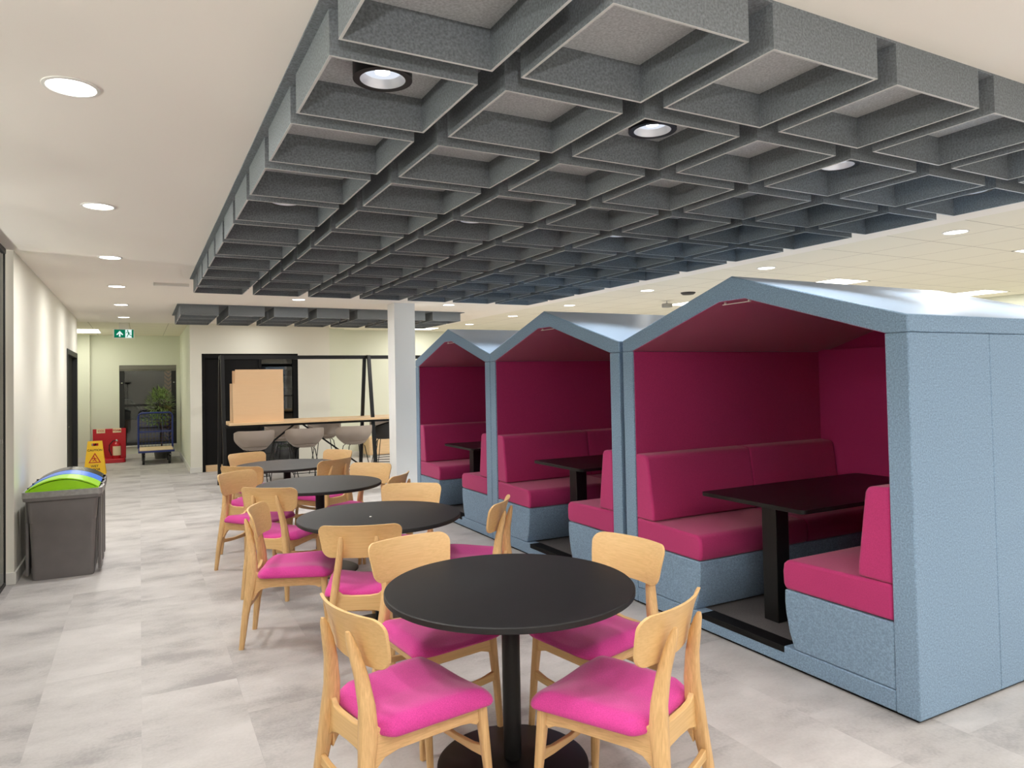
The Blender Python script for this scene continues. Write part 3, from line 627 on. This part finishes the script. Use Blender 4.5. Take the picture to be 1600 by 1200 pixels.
st = make_stool('taupe bucket bar stool under the cardboard box, leftmost of the near side'); st.location = (1.50, 11.02, 0)
dup(st, (2.235, 11.05, 0), 0, 'taupe bucket bar stool, middle of the three on near side')
dup(st, (3.0, 11.05, 0), .12, 'taupe bucket bar stool left of right-hand frame leg, near side')
dup(st, (2.15, 12.5, 0), math.pi, 'taupe bucket bar stool across the table, left one, mostly hidden')
dup(st, (2.87, 12.5, 0), math.pi, 'taupe bucket bar stool across the table, between two near stools')
dup(st, (3.98, 12.5, 0), math.pi, 'taupe bucket bar stool across the table beside the white column')
dk = make_stool('charcoal bar stool behind right-hand frame leg of the high table', 'darkplastic'); dk.location = (3.72, 11.75, 0); dk.rotation_euler = (0, 0, 1.2)
t = empty('low_cabinet', (4.75, 14.85, 0), 'low pale wooden cabinet beyond the high table', 'cabinet')
MB().box(-.45, -.2, .05, .5, .25, .42).build('body', M['top'], t, bevel=.004); MB().box(-.43, -.212, .07, .02, -.2, .40).build('door', M['top'], t, bevel=.002); MB().box(.03, -.212, .07, .48, -.2, .40).build('door', M['top'], t, bevel=.002)
MB().box(-.42, -.18, 0, .47, .23, .05).build('plinth', M['whitepl'], t, smooth=0)

# ------------------------------------------------------------------ recycling bins
def make_bin(label, lid):
    t = empty('recycling_bin', (0, 0, 0), label, 'bin', 'recycling bins against the left wall')
    def ring(wx, wy, z, r=.035): return [(u, v, z) for u, v in rrect(wx, wy, r, 4)]
    def ringn(wx, wy, z, r=.035):
        p = []
        for cx, cy, a0 in ((wx/2-r, wy/2-r, 0), (-wx/2+r, wy/2-r, 90), (-wx/2+r, -wy/2+r, 180), (wx/2-r, -wy/2+r, 270)):
            for k in range(6): a = math.radians(a0+18*k); p.append((cx+r*math.cos(a), cy+r*math.sin(a), z))
        return p
    MB().loft([ringn(.436, .235, 0), ringn(.444, .24, .02), ringn(.480, .262, .478), ringn(.488, .268, .482), ringn(.510, .276, .665)]).build('body', M['grey'], t, smooth=40)
    MB().loft([ringn(.515, .280, .655), ringn(.565, .305, .665), ringn(.575, .31, .70), ringn(.572, .308, .738), ringn(.545, .285, .738), ringn(.50, .27, .70)]).build('rim', M['grey'], t, smooth=40)
    for s in (-1, 1): MB().box(s*.262-.012, -.06, .03, s*.262+.012, .06, .66).build('side_rib', M['grey'], t, bevel=.006)
    n = 18; arc = [(-.255+.51*k/n, .742+.085*math.sin(math.pi*k/n)**.8) for k in range(n+1)]
    b = MB(); pts = arc+[(.255, .730), (-.255, .730)]
    b.prism(pts, lambda u, v: (u, -.145, v-(0)), lambda u, v: (u, .14, v))
    arc2 = [(-.262+.524*k/n, .752+.092*math.sin(math.pi*k/n)**.8) for k in range(n+1)]
    lo = [(u, v-.012) for u, v in arc2[::-1]]
    b.prism(arc2+lo, lambda u, v: (u, -.152, v), lambda u, v: (u, .147, v))
    b.box(-.262, -.153, .735, .262, -.143, .752)
    b.build('lid', M[lid], t, smooth=40, bevel=.003)
    MB().lathe([(0, 0), (.012, 0), (.012, .02), (0, .02)], n=10).build('hinge', M['blackp'], t).location = (.268, .06, .735)
    MB().lathe([(0, 0), (.012, 0), (.012, .02), (0, .02)], n=10).build('hinge', M['blackp'], t).location = (-.268, .06, .735)
    if lid == 'lime':
        rng = random.Random(4)
        a_ = [(x, y, z+rng.uniform(-.004, .004)) for x, y, z in ringn(.578, .313, .690)]; c_ = [(x, y, z) for x, y, z in ringn(.58, .315, .741)]; d_ = ringn(.54, .28, .744)
        MB().loft([a_, c_, d_], cap=False).build('bin_liner', M['liner'], t, smooth=60)
    return t
o = make_bin('grey recycling bin with lime green lid, front of the row', 'lime'); o.location = (-.575, 7.18, 0); o.rotation_euler = (0, 0, -.03)
o = make_bin('grey recycling bin with blue lid, middle of the row', 'bluep'); o.location = (-.575, 7.515, .0); o.rotation_euler = (0, 0, -.02)
o = make_bin('grey recycling bin with black lid, rear of the row', 'blackp'); o.location = (-.575, 7.84, .0)

# ------------------------------------------------------------------ wet floor sign
t = empty('wet_floor_sign', (-.73, 15.0, 0), 'yellow folding wet floor caution sign behind the bins', 'sign')
def panel(sgn):
    lean = lambda z: sgn*(.01+.14*(1-z/.62))
    b = MB(); hw = lambda z: .115+.062*(1-z/.62)
    Z = [0, .05, .50, .56, .62]
    def q(x, z, th): return (x, lean(z)+th, z)
    def quad(x0a, x1a, za, x0b, x1b, zb): b.add([q(x0a, za, -.008), q(x1a, za, -.008), q(x1b, zb, -.008), q(x0b, zb, -.008), q(x0a, za, .008), q(x1a, za, .008), q(x1b, zb, .008), q(x0b, zb, .008)],
        [(0, 1, 2, 3), (7, 6, 5, 4), (0, 4, 5, 1), (1, 5, 6, 2), (2, 6, 7, 3), (3, 7, 4, 0)])
    quad(-hw(.04), hw(.04), .04, -hw(.53), hw(.53), .53); quad(-hw(.53), -.055, .53, -hw(.58), -.055, .58); quad(.055, hw(.53), .53, .055, hw(.58), .58); quad(-hw(.58), hw(.58), .58, -hw(.62), hw(.62), .62)
    quad(-hw(0), -hw(0)+.06, 0, -hw(.04), -hw(.04)+.06, .04); quad(hw(0)-.06, hw(0), 0, hw(.04)-.06, hw(.04), .04)
    return b.build('panel', M['yellow'], t, smooth=0), lean
pb, _ = panel(1); pf, lean = panel(-1)
tilt = math.atan(.14/.62)
ang = (math.pi/2-tilt, 0, 0)
text('CAUTION', 'lettering', M['blackink'], pf, (0, lean(.455)-.0095, .455), .052, ang); text('WET', 'lettering', M['blackink'], pf, (0, lean(.17)-.0095, .17), .055, ang); text('FLOOR', 'lettering', M['blackink'], pf, (0, lean(.11)-.0095, .11), .055, ang)
def onp(u, v, off): return (u, lean(v)-off, v)
b = MB(); tri = [(-.10, .23), (.10, .23), (0, .41)]; tin = [(-.074, .245), (.074, .245), (0, .378)]
b.prism(tri, lambda u, v: onp(u, v, .0105), lambda u, v: onp(u, v, .008)); b.build('warning_triangle', M['redink'], pf, smooth=0)
MB().prism(tin, lambda u, v: onp(u, v, .0115), lambda u, v: onp(u, v, .0105)).build('triangle_field', M['yellow'], pf, smooth=0)
b = MB()
for p, q in (((-.01, .33), (.0, .29)), ((0, .29), (-.035, .265)), ((0, .29), (.03, .255)), ((-.012, .32), (.03, .30)), ((-.012, .32), (-.04, .30))): b.bar(onp(p[0], p[1], .0125), onp(q[0], q[1], .0125), .006)
b.lathe([(0, 0), (.011, 0), (.011, .003), (0, .003)], n=12)
b.v[-48:] = [onp(x-.018, .348+y, .012+z*.5) for x, y, z in b.v[-48:]]
b.build('slipping_figure', M['redink'], pf, smooth=0)

# ------------------------------------------------------------------ fire point
t = empty('extinguisher_stand', (-.58, 17.3, 0), 'red plastic fire extinguisher stand against the corridor end wall', 'stand')
MB().prism(rrect(.62, .42, .06, 5), lambda u, v: (u, v, 0), lambda u, v: (u*.96, v*.96, .085)).build('base', M['red'], t, bevel=.01)
MB().box(-.31, .14, .05, .31, .19, .71).build('back_panel', M['red'], t, bevel=.012)
for x, s_ in ((-.16, 'CO2'), (.14, 'FOAM')):
    o = MB().box(x-.08, .134, .62, x+.08, .14, .715).build('label_plate', M['cream'], t, smooth=0); o['label'] = 'cream label plate'
    text(s_, 'lettering', M['redink'], o, (x, .1325, .668), .055)
def exting(label, r, h, lab, loc, horn):
    t = empty('fire_extinguisher', loc, label, 'fire extinguisher', 'extinguishers in the red stand')
    MB().lathe([(0, 0), (r*.95, 0), (r, .015), (r, h*.8), (r*.8, h*.9), (r*.35, h*.95), (r*.3, h), (0, h)], n=32).build('cylinder', M['redpaint'], t, smooth=60)
    MB().box(-.02, -.02, h, .02, .02, h+.03).box(-.015, -.07, h+.025, .015, .03, h+.04).build('valve', M['chrome'], t, bevel=.004)
    MB().tube([(-.02, 0, h+.015), (-.07, -.01, h+.01), (-r-.05, -.02, h*.8), (-r-.055, -.02, h*.5), (-r-.01, -.03, .06)], .011 if not horn else .016, 10).build('hose', M['rubber'], t)
    b = MB(); n = 12; A = [math.radians(-150+120*k/n) for k in range(n+1)]
    b.add([((r+.0015)*math.cos(a), (r+.0015)*math.sin(a), z) for z in (h*.18, h*.72) for a in A], [(i, i+1, n+2+i, n+1+i) for i in range(n)]); b.build('label_wrap', M[lab], t, normals=False)
    return t
exting('red fire extinguisher with pale label and hose, right side of red stand', .085, .36, 'cream', (-.44, 17.25, .086), False)
exting('smaller red fire extinguisher, left side of red stand', .055, .34, 'blackp', (-.75, 17.27, .086), True)

# ------------------------------------------------------------------ trolley and plant by the corridor window
t = empty('platform_trolley', (.30, 16.2, 0), 'blue platform trolley with mesh handle and wooden deck', 'trolley')
MB().box(-.335, 0, .245, .335, .95, .285).build('deck_frame', M['navy'], t, bevel=.006)
MB().box(-.31, .02, .286, .31, .93, .30).build('deck', M['deck'], t, smooth=0)
pts = [(-.33, .93, .27), (-.33, .93, .95), (-.315, .93, 1.0), (-.27, .93, 1.03), (.27, .93, 1.03), (.315, .93, 1.0), (.33, .93, .95), (.33, .93, .27)]
hd = MB().tube(pts, .019, 12).build('handle', M['navy'], t)
b = MB()
for k in range(1, 10): b.tube([(-.32, .93, .30+k*.073), (.32, .93, .30+k*.073)], .0032, 6)
for k in range(1, 10): b.tube([(-.33+k*.066, .934, .30), (-.33+k*.066, .934, 1.02)], .0032, 6)
b.build('wire_mesh', M['navy'], hd); MB().box(-.32, .92, .61, .32, .94, .64).build('handle_bar', M['navy'], hd, smooth=0)
for x in (-.24, .24):
    for y in (.1, .82):
        wl = MB().tube([(x-.022, y, .0885), (x+.022, y, .0885)], .0885, 24).build('wheel', M['rubber'], t)
        MB().box(x-.032, y-.03, .0885, x-.026, y+.03, .245).box(x+.026, y-.03, .0885, x+.032, y+.03, .245).box(x-.032, y-.04, .2, x+.032, y+.04, .245).build('castor_fork', M['blackmetal'], wl, smooth=0)
t = empty('potted_tree', (.42, 17.45, 0), 'slender olive-like indoor tree between trolley and corridor window', 'plant')
MB().lathe([(0, 0), (.13, 0), (.16, .26), (.145, .26), (.14, .23), (0, .23)], n=28).build('pot', M['pot'], t)
MB().tube([(0, 0, .23), (.02, .0, .6), (-.01, .01, .95), (-.03, 0, 1.25)], [.018, .015, .012, .008], 8).build('trunk', M['bark'], t)
foliage(650, -.02, 1.20, .27, .36, .011, .10, 5, .22).build('foliage', M['leaf'], t, normals=False)
foliage(120, -.08, .86, .30, .10, .010, .10, 8, .18).build('lower_foliage', M['leaf2'], t, normals=False)
